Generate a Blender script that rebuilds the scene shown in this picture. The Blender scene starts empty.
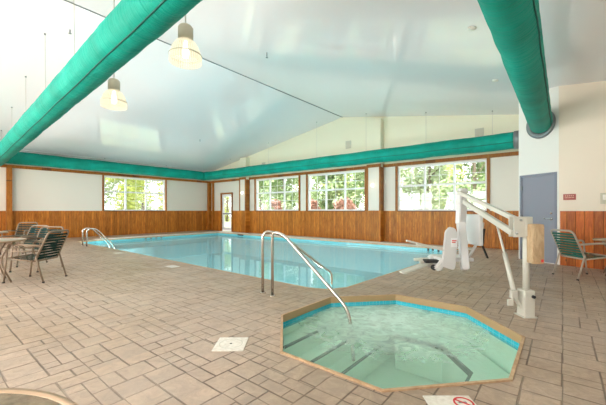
import bpy, bmesh, math, random
from mathutils import Vector, Matrix, noise
random.seed(7)
C = bpy.context.scene.collection
S = bpy.context.scene
R = math.radians
PI = math.pi

# ------------------------------------------------------------------ materials
def mat(name, col=(.8,.8,.8), rough=.5, metal=0.0, spec=.5, emit=None, estr=0):
    m = bpy.data.materials.new(name); m.use_nodes = True
    b = m.node_tree.nodes['Principled BSDF']
    b.inputs['Base Color'].default_value = (*col, 1)
    b.inputs['Roughness'].default_value = rough
    b.inputs['Metallic'].default_value = metal
    b.inputs['Specular IOR Level'].default_value = spec
    if emit:
        b.inputs['Emission Color'].default_value = (*emit, 1)
        b.inputs['Emission Strength'].default_value = estr
    return m

class NT:
    """small helper for node trees"""
    def __init__(s, m):
        s.m = m; s.t = m.node_tree; s.n = s.t.nodes; s.b = s.n.get('Principled BSDF')
    def new(s, typ, **kw):
        n = s.n.new(typ)
        for k, v in kw.items():
            setattr(n, k, v)
        return n
    def put(s, sock, val):
        if isinstance(val, bpy.types.NodeSocket): s.t.links.new(val, sock)
        else: sock.default_value = val
    def math(s, op, a, b=0.0, c=None, clamp=False):
        n = s.n.new('ShaderNodeMath'); n.operation = op; n.use_clamp = clamp
        s.put(n.inputs[0], a); s.put(n.inputs[1], b)
        if c is not None: s.put(n.inputs[2], c)
        return n.outputs[0]
    def coord(s, kind='Object'):
        return s.n.new('ShaderNodeTexCoord').outputs[kind]
    def mapping(s, vec, scale=(1,1,1), loc=(0,0,0), rot=(0,0,0)):
        n = s.n.new('ShaderNodeMapping'); s.put(n.inputs['Vector'], vec)
        n.inputs['Scale'].default_value = scale; n.inputs['Location'].default_value = loc
        n.inputs['Rotation'].default_value = rot
        return n.outputs[0]
    def noise(s, vec, scale, detail=3, rough=.55, dist=0):
        n = s.n.new('ShaderNodeTexNoise'); s.put(n.inputs['Vector'], vec)
        n.inputs['Scale'].default_value = scale; n.inputs['Detail'].default_value = detail
        n.inputs['Roughness'].default_value = rough; n.inputs['Distortion'].default_value = dist
        return n.outputs['Fac']
    def ramp(s, fac, stops):
        n = s.n.new('ShaderNodeValToRGB'); s.put(n.inputs[0], fac)
        e = n.color_ramp.elements
        while len(e) < len(stops): e.new(.5)
        for el, (p, c) in zip(e, stops):
            el.position = p; el.color = (*c, 1) if len(c) == 3 else c
        return n.outputs[0]
    def mix(s, fac, a, b, mode='MIX'):
        n = s.n.new('ShaderNodeMix'); n.data_type = 'RGBA'; n.blend_type = mode
        s.put(n.inputs[0], fac)
        s.put(n.inputs[6], a if isinstance(a, bpy.types.NodeSocket) else (*a, 1))
        s.put(n.inputs[7], b if isinstance(b, bpy.types.NodeSocket) else (*b, 1))
        return n.outputs[2]
    def bump(s, h, strength=.3, dist=.02):
        n = s.n.new('ShaderNodeBump'); s.put(n.inputs['Height'], h)
        n.inputs['Strength'].default_value = strength; n.inputs['Distance'].default_value = dist
        return n.outputs[0]

M = {}
M['ceiling'] = mat('ceiling_gloss_paint', (.88,.845,.87), .09, 0, .6)
k = NT(M['ceiling']); v = k.coord()
k.put(k.b.inputs['Normal'], k.bump(k.noise(v, .8, 2), .03, .02))
M['cream'] = mat('cream_wall_paint', (.80,.765,.60), .6)
M['panel'] = mat('grey_panel_paint', (.72,.66,.585), .55)
M['white_wall'] = mat('white_wall_paint', (.80,.78,.74), .6)
M['beige_wall'] = mat('beige_wall_paint', (.80,.69,.57), .6)
for nm in ('cream','panel','white_wall','beige_wall'):
    k = NT(M[nm]); k.put(k.b.inputs['Normal'], k.bump(k.noise(k.coord(), 60, 2), .05, .004))

def wood(name, w, c1, c2, c3, rough=.38):
    m = mat(name, c2, rough, 0, .22); k = NT(m); o = k.coord()
    sx = k.n.new('ShaderNodeSeparateXYZ'); k.put(sx.inputs[0], o)
    u = k.math('DIVIDE', sx.outputs[0], w)
    fr = k.math('FRACT', u); idx = k.math('FLOOR', u)
    wn = k.n.new('ShaderNodeTexWhiteNoise'); wn.noise_dimensions = '1D'; k.put(wn.inputs['W'], idx)
    cb = k.n.new('ShaderNodeCombineXYZ'); k.put(cb.inputs[0], k.math('MULTIPLY', sx.outputs[0], 1.0))
    k.put(cb.inputs[1], k.math('MULTIPLY', wn.outputs[0], 7)); k.put(cb.inputs[2], k.math('MULTIPLY', sx.outputs[2], .12))
    grain = k.noise(cb.outputs[0], 26, 4, .6, .8)
    cb2 = k.n.new('ShaderNodeCombineXYZ'); k.put(cb2.inputs[0], u)
    k.put(cb2.inputs[1], k.math('MULTIPLY', sx.outputs[2], 2.6)); k.put(cb2.inputs[2], k.math('MULTIPLY', wn.outputs[0], 9))
    vo = k.n.new('ShaderNodeTexVoronoi'); k.put(vo.inputs['Vector'], cb2.outputs[0]); vo.inputs['Scale'].default_value = 1.0
    knot = k.math('LESS_THAN', vo.outputs['Distance'], .10)
    base = k.ramp(grain, [(.3, c1), (.52, c2), (.75, c3)])
    tone = k.math('MULTIPLY_ADD', wn.outputs[0], .45, .75)
    cc = k.n.new('ShaderNodeCombineColor')
    for i in range(3): k.put(cc.inputs[i], tone)
    base = k.mix(1.0, base, cc.outputs[0], 'MULTIPLY')
    base = k.mix(k.math('MULTIPLY', knot, .75), base, (.10,.03,.01))
    edge = k.math('MINIMUM', fr, k.math('SUBTRACT', 1.0, fr))
    gr = k.math('SMOOTH_MIN', k.math('MULTIPLY', edge, 16), 1.0, .2)
    groove = k.math('LESS_THAN', edge, .045)
    base = k.mix(k.math('MULTIPLY', groove, .6), base, (.09,.03,.012))
    k.put(k.b.inputs['Base Color'], base)
    k.put(k.b.inputs['Normal'], k.bump(gr, .6, .008))
    return m
M['wood'] = wood('orange_pine_boards', .10, (.27,.075,.008), (.46,.15,.018), (.60,.235,.038))
M['wood_wide'] = wood('wide_orange_pine_boards', .15, (.30,.06,.008), (.48,.115,.016), (.62,.19,.032))
M['trim'] = wood('brown_stained_trim', 3.7, (.24,.075,.012), (.36,.125,.02), (.46,.18,.038))
M['dark_trim'] = mat('dark_stained_edge', (.12,.04,.016), .5)

# stamped concrete, ashlar slate pattern
M['deck'] = mat('stamped_concrete', (.5,.4,.3), .42); k = NT(M['deck']); o = k.coord('Object')
wob = k.n.new('ShaderNodeTexNoise'); k.put(wob.inputs['Vector'], o); wob.inputs['Scale'].default_value = 3.5
mx = k.n.new('ShaderNodeVectorMath'); mx.operation = 'MULTIPLY_ADD'
k.put(mx.inputs[0], wob.outputs['Color']); mx.inputs[1].default_value = (.010,.010,0); k.put(mx.inputs[2], o)
wv = mx.outputs[0]
def brick(vec, w, h, off, mort, sq=1.0, sqf=2):
    b = k.n.new('ShaderNodeTexBrick'); k.put(b.inputs['Vector'], vec)
    b.offset = off; b.squash = sq; b.squash_frequency = sqf
    b.inputs['Scale'].default_value = 1; b.inputs['Mortar Size'].default_value = mort
    b.inputs['Mortar Smooth'].default_value = .35; b.inputs['Bias'].default_value = 0
    b.inputs['Brick Width'].default_value = w; b.inputs['Row Height'].default_value = h
    b.inputs['Color1'].default_value = (0,0,0,1); b.inputs['Color2'].default_value = (1,1,1,1)
    b.inputs['Mortar'].default_value = (.5,.5,.5,1)
    return b
wr90 = k.mapping(wv, rot=(0,0,R(90)))
bA = brick(wv, .44, .22, .5, .0075); bA2 = brick(wv, .22, .11, .5, .005)
bB = brick(wr90, .33, .1466667, .38, .0075); bB2 = brick(wr90, .22, .22, .5, .0075)
sp_ = k.n.new('ShaderNodeSeparateXYZ'); k.put(sp_.inputs[0], wv)
cx_ = k.math('FLOOR', k.math('DIVIDE', sp_.outputs[0], .44)); cy_ = k.math('FLOOR', k.math('DIVIDE', sp_.outputs[1], .44))
par = k.math('FLOORED_MODULO', k.math('ADD', cx_, cy_), 2.0)
sel = k.math('GREATER_THAN', bA.outputs['Color'], .62)
cw = k.n.new('ShaderNodeTexWhiteNoise'); cw.noise_dimensions = '2D'; cbx = k.n.new('ShaderNodeCombineXYZ'); k.put(cbx.inputs[0], cx_); k.put(cbx.inputs[1], cy_); k.put(cw.inputs['Vector'], cbx.outputs[0])
selb = k.math('GREATER_THAN', cw.outputs['Value'], .5)
jx = k.math('MAXIMUM', bA.outputs['Fac'], k.math('MULTIPLY', bA2.outputs['Fac'], sel))
jy = k.math('ADD', k.math('MULTIPLY', bB.outputs['Fac'], selb), k.math('MULTIPLY', bB2.outputs['Fac'], k.math('SUBTRACT', 1.0, selb)))
j = k.math('ADD', k.math('MULTIPLY', jx, par), k.math('MULTIPLY', jy, k.math('SUBTRACT', 1.0, par)))
fade = k.noise(o, 1.1, 3)
jm = k.math('MULTIPLY', j, k.ramp(fade, [(.35,(.4,.4,.4)), (.6,(1,1,1))]))
big = k.noise(o, .55, 4, .6); fine = k.noise(o, 8, 7, .74, 1.4)
col = k.ramp(fine, [(.25,(.12,.07,.038)), (.5,(.33,.22,.13)), (.76,(.58,.43,.30))])
col = k.mix(k.math('MULTIPLY', big, .32), col, (.38,.265,.18))
tone = k.mix(.16, col, bB.outputs['Color'], 'OVERLAY')
# patches of browner and paler, pinker stain
sx = k.n.new('ShaderNodeSeparateXYZ'); k.put(sx.inputs[0], o)
gx = k.math('MULTIPLY_ADD', k.noise(o, .35, 3, .6), 1.2, -.22, clamp=True)
tone = k.mix(gx, k.mix(.38, tone, (.26,.165,.075), 'MIX'), k.mix(.48, tone, (.95,.81,.76)))
col = k.mix(k.math('MULTIPLY', jm, k.math('MULTIPLY_ADD', gx, -.42, .92), clamp=True), tone, (.06,.032,.018))
k.put(k.b.inputs['Base Color'], col)
h = k.math('SUBTRACT', k.math('MULTIPLY', fine, .35), j)
k.put(k.b.inputs['Normal'], k.bump(h, .8, .014))
k.put(k.b.inputs['Roughness'], k.ramp(k.noise(o, 3, 3), [(.3,(.33,.33,.33)), (.7,(.55,.55,.55))]))

M['coping'] = mat('tan_brushed_coping', (.52,.33,.19), .55); k = NT(M['coping'])
nz = k.noise(k.coord(), 12, 5, .65)
k.put(k.b.inputs['Base Color'], k.ramp(nz, [(.3,(.42,.25,.135)), (.7,(.66,.45,.28))])); k.put(k.b.inputs['Normal'], k.bump(nz, .3, .01))
M['coping_face'] = mat('brown_coping_face', (.40,.26,.13), .5)
M['glare_and_tile'] = mat('pale_glare_and_tile', (.72,.68,.64), .5)  # deck glare put into the strip's colour; marker tiles share it
def tiles(name, c, w, c2):
    m = mat(name, c, .15); k = NT(m); o = k.coord()
    vo = k.n.new('ShaderNodeTexVoronoi'); vo.distance = 'CHEBYCHEV'; k.put(vo.inputs['Vector'], o)
    vo.inputs['Scale'].default_value = 1/w; vo.inputs['Randomness'].default_value = 0
    g = k.math('MULTIPLY', k.math('GREATER_THAN', vo.outputs['Distance'], .47), .5)
    k.put(k.b.inputs['Base Color'], k.mix(g, c, c2)); return m
M['tile'] = tiles('cyan_waterline_tile', (.02,.42,.55), .07, (.35,.65,.7))
M['pool_tile'] = tiles('aqua_waterline_tile', (.16,.56,.64), .07, (.4,.7,.74))
M['plaster'] = mat('aqua_pool_plaster', (.42,.80,.83), .7); k = NT(M['plaster'])
k.put(k.b.inputs['Base Color'], k.ramp(k.noise(k.coord(), .8, 4), [(.3,(.36,.72,.79)), (.7,(.50,.80,.85))]))
M['spa_plaster'] = mat('green_spa_plaster', (.55,.80,.66), .7); k = NT(M['spa_plaster'])
k.put(k.b.inputs['Base Color'], k.ramp(k.noise(k.coord(), 1.5, 4), [(.3,(.72,.88,.78)), (.7,(.84,.94,.87))]))
M['stripe'] = mat('dark_step_edge_tile', (.012,.05,.045), .3)

REFL = .95
def water(name, tint, bscale, bstr, foam=False):
    m = bpy.data.materials.new(name); m.use_nodes = True; k = NT(m); k.n.remove(k.b)
    out = k.n['Material Output']; o = k.coord()
    tr = k.n.new('ShaderNodeBsdfTransparent'); tr.inputs[0].default_value = (*tint, 1)
    gl = k.n.new('ShaderNodeBsdfGlossy'); gl.inputs['Roughness'].default_value = .02
    lw = k.n.new('ShaderNodeLayerWeight')
    n1 = k.noise(o, bscale, 3, .5, .5)
    hgt = n1
    if foam:
        n2 = k.noise(o, 14, 3, .6, 1.5)
        vm = k.n.new('ShaderNodeVectorMath'); vm.operation = 'DISTANCE'; k.put(vm.inputs[0], o); vm.inputs[1].default_value = (-.25,.55,0)
        near = k.math('SUBTRACT', 1.0, k.math('DIVIDE', vm.outputs['Value'], 1.7), clamp=True)
        hgt = k.math('ADD', n1, k.math('MULTIPLY', n2, k.math('MULTIPLY', near, .9)))
    bp = k.bump(hgt, bstr, .05); k.put(gl.inputs['Normal'], bp); k.put(lw.inputs['Normal'], bp)
    fres = k.math('MULTIPLY_ADD', k.math('POWER', lw.outputs['Facing'], 4.5), REFL, .025, clamp=True)
    mx = k.n.new('ShaderNodeMixShader'); k.put(mx.inputs[0], fres); k.put(mx.inputs[1], tr.outputs[0]); k.put(mx.inputs[2], gl.outputs[0])
    res = mx.outputs[0]
    df = k.n.new('ShaderNodeBsdfDiffuse'); df.inputs[0].default_value = (.72,.9,.82,1) if foam else (.36,.72,.79,1)
    m2 = k.n.new('ShaderNodeMixShader')
    if foam:
        f = k.ramp(k.math('MULTIPLY', k.noise(o, 5, 5, .7, 2.0), near), [(.14,(.17,.17,.17)), (.50,(.72,.72,.72))])
        k.put(m2.inputs[0], f)
    else: m2.inputs[0].default_value = .30
    k.put(m2.inputs[1], res); k.put(m2.inputs[2], df.outputs[0]); res = m2.outputs[0]
    k.t.links.new(res, out.inputs['Surface']); return m
M['water'] = water('pool_water_surface', (.80,.95,.96), 1.1, .05)
M['spa_water'] = water('spa_water_surface', (.78,.94,.86), 2.5, .25, True)

M['glass'] = bpy.data.materials.new('window_glass'); M['glass'].use_nodes = True
k = NT(M['glass']); k.n.remove(k.b)
tr = k.n.new('ShaderNodeBsdfTransparent'); tr.inputs[0].default_value = (.96,.98,.97,1)
gl = k.n.new('ShaderNodeBsdfGlossy'); gl.inputs['Roughness'].default_value = .02
lw = k.n.new('ShaderNodeLayerWeight'); fres = k.math('MULTIPLY_ADD', k.math('POWER', lw.outputs['Facing'], 5.0), .5, .03, clamp=True)
mx = k.n.new('ShaderNodeMixShader'); k.put(mx.inputs[0], fres); k.put(mx.inputs[1], tr.outputs[0]); k.put(mx.inputs[2], gl.outputs[0])
k.t.links.new(mx.outputs[0], k.n['Material Output'].inputs['Surface'])

M['vinyl'] = mat('white_vinyl', (.80,.79,.80), .4)
M['teal'] = mat('teal_duct_fabric', (.0,.36,.27), .6, 0, .25); k = NT(M['teal']); o = k.coord()
wr = k.noise(k.mapping(o, scale=(9,1.1,1.1)), 1.3, 4, .6, 1.2)
k.put(k.b.inputs['Normal'], k.bump(wr, .8, .035))
k.put(k.b.inputs['Base Color'], k.ramp(k.noise(o, 2, 3), [(.3,(0,.235,.175)), (.7,(.0,.33,.255))]))
M['seam'] = mat('dark_teal_seam', (0,.09,.07), .7)
M['cable'] = mat('steel_cable', (.55,.52,.48), .4, .6)
M['collar'] = mat('grey_sheet_metal', (.23,.24,.25), .45, .5)
M['steel'] = mat('brushed_stainless', (.62,.56,.50), .24, 1.0)
M['chrome'] = mat('satin_chrome', (.72,.72,.74), .18, 1.0)
M['door_grey'] = mat('slate_grey_door_paint', (.255,.26,.315), .42)
M['frame_grey'] = mat('grey_door_frame_paint', (.22,.225,.28), .45)
M['lift'] = mat('ivory_powder_coat', (.60,.575,.51), .38)
M['lift_white'] = mat('white_moulded_plastic', (.66,.645,.64), .38)
M['black'] = mat('black_rubber', (.015,.015,.018), .55)
M['tan_cloth'] = mat('tan_canvas_cover', (.55,.38,.22), .9); k = NT(M['tan_cloth'])
nz = k.noise(k.mapping(k.coord(), scale=(1,1,.35)), 14, 4, .6, 1)
k.put(k.b.inputs['Normal'], k.bump(nz, .8, .03)); k.put(k.b.inputs['Base Color'], k.ramp(nz, [(.3,(.40,.26,.14)), (.7,(.60,.43,.27))]))
M['red'] = mat('red_print', (.65,.03,.03), .5)
M['sign_red'] = mat('dark_red_sign', (.33,.035,.02), .4)
M['sign_letter'] = mat('sign_lettering', (.75,.45,.33), .5)
M['strap'] = mat('dark_green_vinyl_strap', (.006,.03,.026), .6, 0, .15)
M['strap_r'] = mat('green_vinyl_strap', (.008,.11,.08), .5, 0, .25)
M['chair_frame'] = mat('bronze_tan_frame', (.24,.17,.115), .4, .0, .3)
M['chair_frame_r'] = mat('champagne_frame', (.46,.37,.30), .4, .1)
M['table_rim'] = mat('tan_table_rim', (.45,.31,.20), .4, .2)
M['table_top'] = mat('speckled_beige_table_top', (.55,.47,.38), .3); k = NT(M['table_top'])
k.put(k.b.inputs['Base Color'], k.ramp(k.noise(k.coord(), 55, 4, .7), [(.35,(.44,.37,.29)), (.65,(.66,.58,.48))]))
M['table_glass'] = mat('pebbled_table_glass', (.30,.30,.24), .08, 0, .8); k = NT(M['table_glass'])
nz = k.noise(k.coord(), 90, 3, .6); k.put(k.b.inputs['Normal'], k.bump(nz, .35, .004))
k.put(k.b.inputs['Base Color'], k.ramp(k.noise(k.coord(), 9, 5, .7), [(.3,(.16,.17,.14)), (.7,(.50,.47,.36))]))
M['plastic_white'] = mat('white_lid_plastic', (.82,.77,.70), .5); k = NT(M['plastic_white'])
k.put(k.b.inputs['Base Color'], k.ramp(k.noise(k.coord(), 30, 3), [(.3,(.72,.66,.58)), (.6,(.86,.81,.74))]))
M['shade'] = mat('ribbed_prismatic_glass', (.16,.15,.11), .25, 0, .5, (1,.91,.68), 1.5); k = NT(M['shade']); o = k.coord()
sx = k.n.new('ShaderNodeSeparateXYZ'); k.put(sx.inputs[0], o)
an = k.math('ARCTAN2', sx.outputs[1], sx.outputs[0])
rib = k.math('MULTIPLY_ADD', k.math('SINE', k.math('MULTIPLY', an, 40)), .22, 1.0)
k.put(k.b.inputs['Emission Strength'], k.math('MULTIPLY', rib, .62))
tr = k.n.new('ShaderNodeBsdfTransparent'); tr.inputs[0].default_value = (1,.97,.9,1)
mx = k.n.new('ShaderNodeMixShader'); mx.inputs[0].default_value = .55; k.put(mx.inputs[1], k.b.outputs[0]); k.put(mx.inputs[2], tr.outputs[0])
k.t.links.new(mx.outputs[0], k.n['Material Output'].inputs['Surface'])
M['housing'] = mat('beige_lamp_housing', (.55,.50,.38), .45)
M['bulb'] = mat('glowing_bulb', (1,1,1), .3, 0, .5, (1,.93,.75), 6)
M['glow'] = mat('glowing_sconce_globe', (1,1,1), .3, 0, .5, (1,.93,.80), 2)
M['grille'] = mat('pale_louvre', (.55,.53,.45), .5)

# ------------------------------------------------------------------ mesh helpers
def bx(bm, x0, x1, y0, y1, z0, z1, mi=0, bev=0):
    vs = [bm.verts.new((x, y, z)) for x in (x0, x1) for y in (y0, y1) for z in (z0, z1)]
    fs = []
    for q in ((0,1,3,2),(4,6,7,5),(0,4,5,1),(2,3,7,6),(0,2,6,4),(1,5,7,3)):
        f = bm.faces.new([vs[i] for i in q]); f.material_index = mi; fs.append(f)
    if bev:
        es = list({e for f in fs for e in f.edges})
        bmesh.ops.bevel(bm, geom=es, offset=bev, segments=2, affect='EDGES', profile=.7)
    return vs
def fillet(pts, rad, n=6):
    pts = [Vector(p) for p in pts]; out = [pts[0]]
    for i in range(1, len(pts)-1):
        a, b, c = pts[i-1], pts[i], pts[i+1]
        u = (a-b); w = (c-b); r = min(rad, u.length*.48, w.length*.48)
        p0 = b + u.normalized()*r; p1 = b + w.normalized()*r
        for t in range(n+1):
            s = t/n; out.append(p0*(1-s)**2 + b*2*s*(1-s) + p1*s*s)
    out.append(pts[-1]); return out
def tube(bm, pts, r, n=10, cap=True):
    pts = [Vector(p) for p in pts]; rings = []; prev = None
    for i, p in enumerate(pts):
        d = (pts[min(i+1, len(pts)-1)] - pts[max(i-1, 0)]).normalized()
        if prev is None:
            up = Vector((0,0,1)) if abs(d.z) < .9 else Vector((1,0,0))
            a = d.cross(up).normalized()
        else: a = (prev - d*prev.dot(d)).normalized()
        prev = a; b = d.cross(a)
        rr = r[i] if isinstance(r, (list, tuple)) else r
        rings.append([bm.verts.new(p + (a*math.cos(2*PI*q/n) + b*math.sin(2*PI*q/n))*rr) for q in range(n)])
    for A, B in zip(rings, rings[1:]):
        for q in range(n):
            f = bm.faces.new((A[q], A[(q+1)%n], B[(q+1)%n], B[q])); f.smooth = True
    if cap:
        bm.faces.new(list(reversed(rings[0]))); bm.faces.new(rings[-1])
def lathe(bm, prof, n=24, c=(0,0,0), smooth=True, closed=False):
    rings = []
    for r, z in prof:
        rings.append([bm.verts.new((c[0]+r*math.cos(2*PI*q/n), c[1]+r*math.sin(2*PI*q/n), c[2]+z)) for q in range(n)] if r > 1e-6 else [bm.verts.new((c[0], c[1], c[2]+z))])
    prs = list(zip(rings, rings[1:])) + ([(rings[-1], rings[0])] if closed else [])
    for A, B in prs:
        for q in range(n):
            a = [A[q], A[(q+1)%n]] if len(A) > 1 else [A[0]]
            b = [B[(q+1)%n], B[q]] if len(B) > 1 else [B[0]]
            if len(a)+len(b) > 2:
                f = bm.faces.new(a+b); f.smooth = smooth
def prism(bm, poly, z0, z1, mi=0):
    lo = [bm.verts.new((x, y, z0)) for x, y in poly]; hi = [bm.verts.new((x, y, z1)) for x, y in poly]
    bm.faces.new(list(reversed(lo))).material_index = mi; bm.faces.new(hi).material_index = mi
    n = len(poly)
    for i in range(n): bm.faces.new((lo[i], lo[(i+1)%n], hi[(i+1)%n], hi[i])).material_index = mi
def obar(bm, p, q, w, h, bev=0):
    """rectangular bar from p to q, w across, h in the upright sense"""
    p = Vector(p); q = Vector(q); d = (q-p).normalized()
    s = d.cross(Vector((0,0,1))); s = s.normalized() if s.length > 1e-3 else Vector((1,0,0)); u = s.cross(d)
    vs = []
    for e in (p, q):
        for a, b in ((-1,-1),(1,-1),(1,1),(-1,1)): vs.append(bm.verts.new(e + s*a*w/2 + u*b*h/2))
    fs = [bm.faces.new([vs[i] for i in f]) for f in ((0,1,2,3),(7,6,5,4),(0,4,5,1),(1,5,6,2),(2,6,7,3),(3,7,4,0))]
    if bev: bmesh.ops.bevel(bm, geom=list({e for f in fs for e in f.edges}), offset=bev, segments=2, affect='EDGES')
def obj(name, bm, mats, parent=None, loc=(0,0,0), rz=0, **props):
    if not isinstance(mats, (list, tuple)): mats = [mats]
    bmesh.ops.recalc_face_normals(bm, faces=bm.faces)
    me = bpy.data.meshes.new(name); bm.to_mesh(me); bm.free()
    for m in mats: me.materials.append(m)
    o = bpy.data.objects.new(name, me); C.objects.link(o)
    o.location = loc; o.rotation_euler = (0,0,rz)
    if parent: o.parent = parent
    for a, b in props.items(): o[a] = b
    return o
def B(): return bmesh.new()
def thing(name, label, cat, loc=(0,0,0), rz=0, group=None):
    o = bpy.data.objects.new(name, None); C.objects.link(o); o.empty_display_size = .1
    o.location = loc; o.rotation_euler = (0,0,rz); o['label'] = label; o['category'] = cat
    if group: o['group'] = group
    return o
def copy_tree(o, parent=None):
    c = o.copy(); C.objects.link(c)
    if parent: c.parent = parent
    for ch in list(o.children): copy_tree(ch, c)
    return c
def struct(name, bm, m, parent=None, loc=(0,0,0), rz=0):
    o = obj(name, bm, m, parent, loc, rz)
    if not parent: o['kind'] = 'structure'
    return o

# ------------------------------------------------------------------ room geometry (metres; camera at the origin)
XL, YG, YB, XR = -17.2, 11.9, -3.6, 2.28
RX, RZ, SL = -7.46, 5.29, .171            # ridge line and roof slope
WH = 1.22                                 # wainscot height
HB = 2.93                                 # underside of header beam
def ceil(x): return RZ - SL*abs(x-RX)

# pool and spa outlines
POOL = [(-14.7,4.15),(-3.15,4.0),(-2.85,4.1),(-2.68,4.4),(-2.45,11.0),(-15.1,11.0),(-15.1,4.9)]
SC = (-1.41, 3.22)
def octo(g=0):
    a, b = 1.13+g, 1.22+g; c1, c2 = .47+g*.41, .50+g*.41
    return [(SC[0]+x, SC[1]+y) for x, y in ((-a,-c2),(-c1,-b),(c1,-b),(a,-c2),(a,c2),(c1,b),(-c1,b),(-a,c2))]
def offset_poly(poly, d):
    out = []; n = len(poly)
    for i in range(n):
        p, a, b = Vector(poly[i]), Vector(poly[i-1]), Vector(poly[(i+1)%n])
        e1 = (p-a).normalized(); e2 = (b-p).normalized()
        n1 = Vector((e1.y, -e1.x)); n2 = Vector((e2.y, -e2.x))
        m = (n1+n2).normalized(); s = d/max(.3, m.dot(n1))
        out.append((p.x+m.x*s, p.y+m.y*s))
    return out
def plate_with_holes(bm, outer, holes, z, mi=0):
    es = []
    for loop in [outer]+holes:
        vs = [bm.verts.new((x, y, z)) for x, y in loop]
        es += [bm.edges.new((vs[i], vs[(i+1)%len(vs)])) for i in range(len(vs))]
    r = bmesh.ops.triangle_fill(bm, use_beauty=True, use_dissolve=False, edges=es)
    for f in r['geom']:
        if isinstance(f, bmesh.types.BMFace): f.material_index = mi
PC = offset_poly(POOL, .05)   # outer edge of the pool coping (counter-clockwise outline: outward)
SCo = octo(.0)
bm = B(); plate_with_holes(bm, [(XL,YB),(XR,YB),(XR,YG),(XL,YG)], [PC, SCo], 0)
struct('floor', bm, M['deck'])
# pool shell: coping ring, tile band, walls and bottom
def ringstrip(bm, A, za, Bp, zb, mi):
    n = len(A)
    a = [bm.verts.new((x, y, za)) for x, y in A]; b = [bm.verts.new((x, y, zb)) for x, y in Bp]
    for i in range(n): bm.faces.new((a[i], a[(i+1)%n], b[(i+1)%n], b[i])).material_index = mi
bm = B()
ringstrip(bm, PC, .0, POOL, .0, 0); ringstrip(bm, POOL, 0, POOL, -.05, 0)
ringstrip(bm, POOL, -.05, POOL, -.25, 1); ringstrip(bm, POOL, -.25, POOL, -1.1, 2)
prism(bm, POOL, -1.16, -1.1, 2)
bm.verts.ensure_lookup_table()
pb = struct('floor_pool_basin', bm, [M['coping'], M['pool_tile'], M['plaster']])
bm = B()
for i, z in enumerate((-.35,-.6,-.85)): bx(bm, -15.05, -13.9+i*.35, 4.95, 6.6, -1.1, z)
obj('pool_step', bm, M['plaster'], pb)
bm = B(); bx(bm, -15.45, -2.2, 11.03, 11.42, .001, .02); bx(bm, -15.45, -15.13, 4.9, 11.03, .001, .02); obj('coping_glare_strip', bm, M['glare_and_tile'], pb)  # pale coping, with the glare on the deck edge painted in
bm = B(); bx(bm, -15.05, -14.6, 6.6, 10.95, -1.1, -.45); obj('pool_bench', bm, M['plaster'], pb)
bm = B(); vs = [bm.verts.new((x+0, y, 0)) for x, y in POOL]; bm.faces.new(vs)
o = obj('pool_water', bm, M['water'], None, (0,0,-.13)); o['kind'] = 'stuff'; o['label'] = 'calm turquoise water filling the big swimming pool'; o['category'] = 'water'

SP = octo(-.025)
bm = B()
ringstrip(bm, SCo, .012, SP, .012, 0); ringstrip(bm, SCo, .012, SCo, -.02, 0)
ringstrip(bm, SP, .012, SP, -.075, 1); ringstrip(bm, SP, -.07, SP, -.15, 2); ringstrip(bm, SP, -.15, SP, -.85, 3)
prism(bm, SP, -.9, -.85, 3)
sb = struct('floor_spa_basin', bm, [M['coping'], M['coping_face'], M['tile'], M['spa_plaster']])
# bench round the far and right sides, two steps with dark edges on the left
def clip_poly(poly, xmax):
    out = []
    for i in range(len(poly)):
        a, b = poly[i], poly[(i+1)%len(poly)]
        if a[0] <= xmax: out.append(a)
        if (a[0]-xmax)*(b[0]-xmax) < 0:
            t = (xmax-a[0])/(b[0]-a[0]); out.append((xmax, a[1]+t*(b[1]-a[1])))
    return out
inn = offset_poly(SP, -.01)
STEPS = ((-.87,-.22),(-.68,-.40),(-.48,-.58))
for xm, z in STEPS:
    bm = B(); prism(bm, clip_poly(inn, SC[0]+xm), -.84, z); obj('spa_step', bm, M['spa_plaster'], sb)
for xm, z in STEPS:
    ys = [p[1] for p in clip_poly(inn, SC[0]+xm) if abs(p[0]-(SC[0]+xm)) < 1e-6]
    bm = B(); bx(bm, SC[0]+xm-.022, SC[0]+xm+.003, min(ys)+.01, max(ys)-.01, z-.02, z+.003); obj('step_edge_strip', bm, M['stripe'], sb)
def arc(poly, i0, i1): return [poly[i%8] for i in range(i0, i1+1)]
bo, bi = octo(-.08), octo(-.44); bs = octo(-.415)
bm = B(); prism(bm, arc(bo,2,6)+list(reversed(arc(bi,2,6))), -.84, -.40); obj('spa_bench', bm, M['spa_plaster'], sb)
bm = B(); prism(bm, arc(bs,2,6)+list(reversed(arc(octo(-.443),2,6))), -.45, -.397); obj('bench_edge_strip', bm, M['stripe'], sb)
bm = B(); vs = [bm.verts.new((x-SC[0], y-SC[1], 0)) for x, y in SP]; bm.faces.new(vs)
o = obj('spa_water', bm, M['spa_water'], None, (SC[0],SC[1],-.125)); o['kind'] = 'stuff'; o['label'] = 'bubbling pale green water in the octagonal spa'; o['category'] = 'water'

# ceiling: two sloping slabs
bm = B()
for x0, x1 in ((XL-.3, RX), (RX, XR+.3)):
    v = [bm.verts.new((x, y, ceil(x)+dz)) for x in (x0, x1) for y in (YB-.3, YG+.3) for dz in (0, .12)]
    for q in ((0,1,3,2),(4,6,7,5),(0,4,5,1),(2,3,7,6),(0,2,6,4),(1,5,7,3)): bm.faces.new([v[i] for i in q])
ce = struct('ceiling', bm, M['ceiling'])
bm = B(); bx(bm, RX-.009, RX+.009, YB, YG, RZ-.02, RZ-.002); obj('ridge_conduit', bm, M['collar'], ce)
# cornice boards where the roof meets the left wall
bm = B()
bx(bm, YB, YG-.02, -.16, 0, 3.56, 3.66); bx(bm, YB, YG-.02, -.30, -.14, 3.64, 3.715)
ct = struct('trim_1', bm, M['ceiling'], loc=(XL,0,0), rz=R(90))

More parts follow.
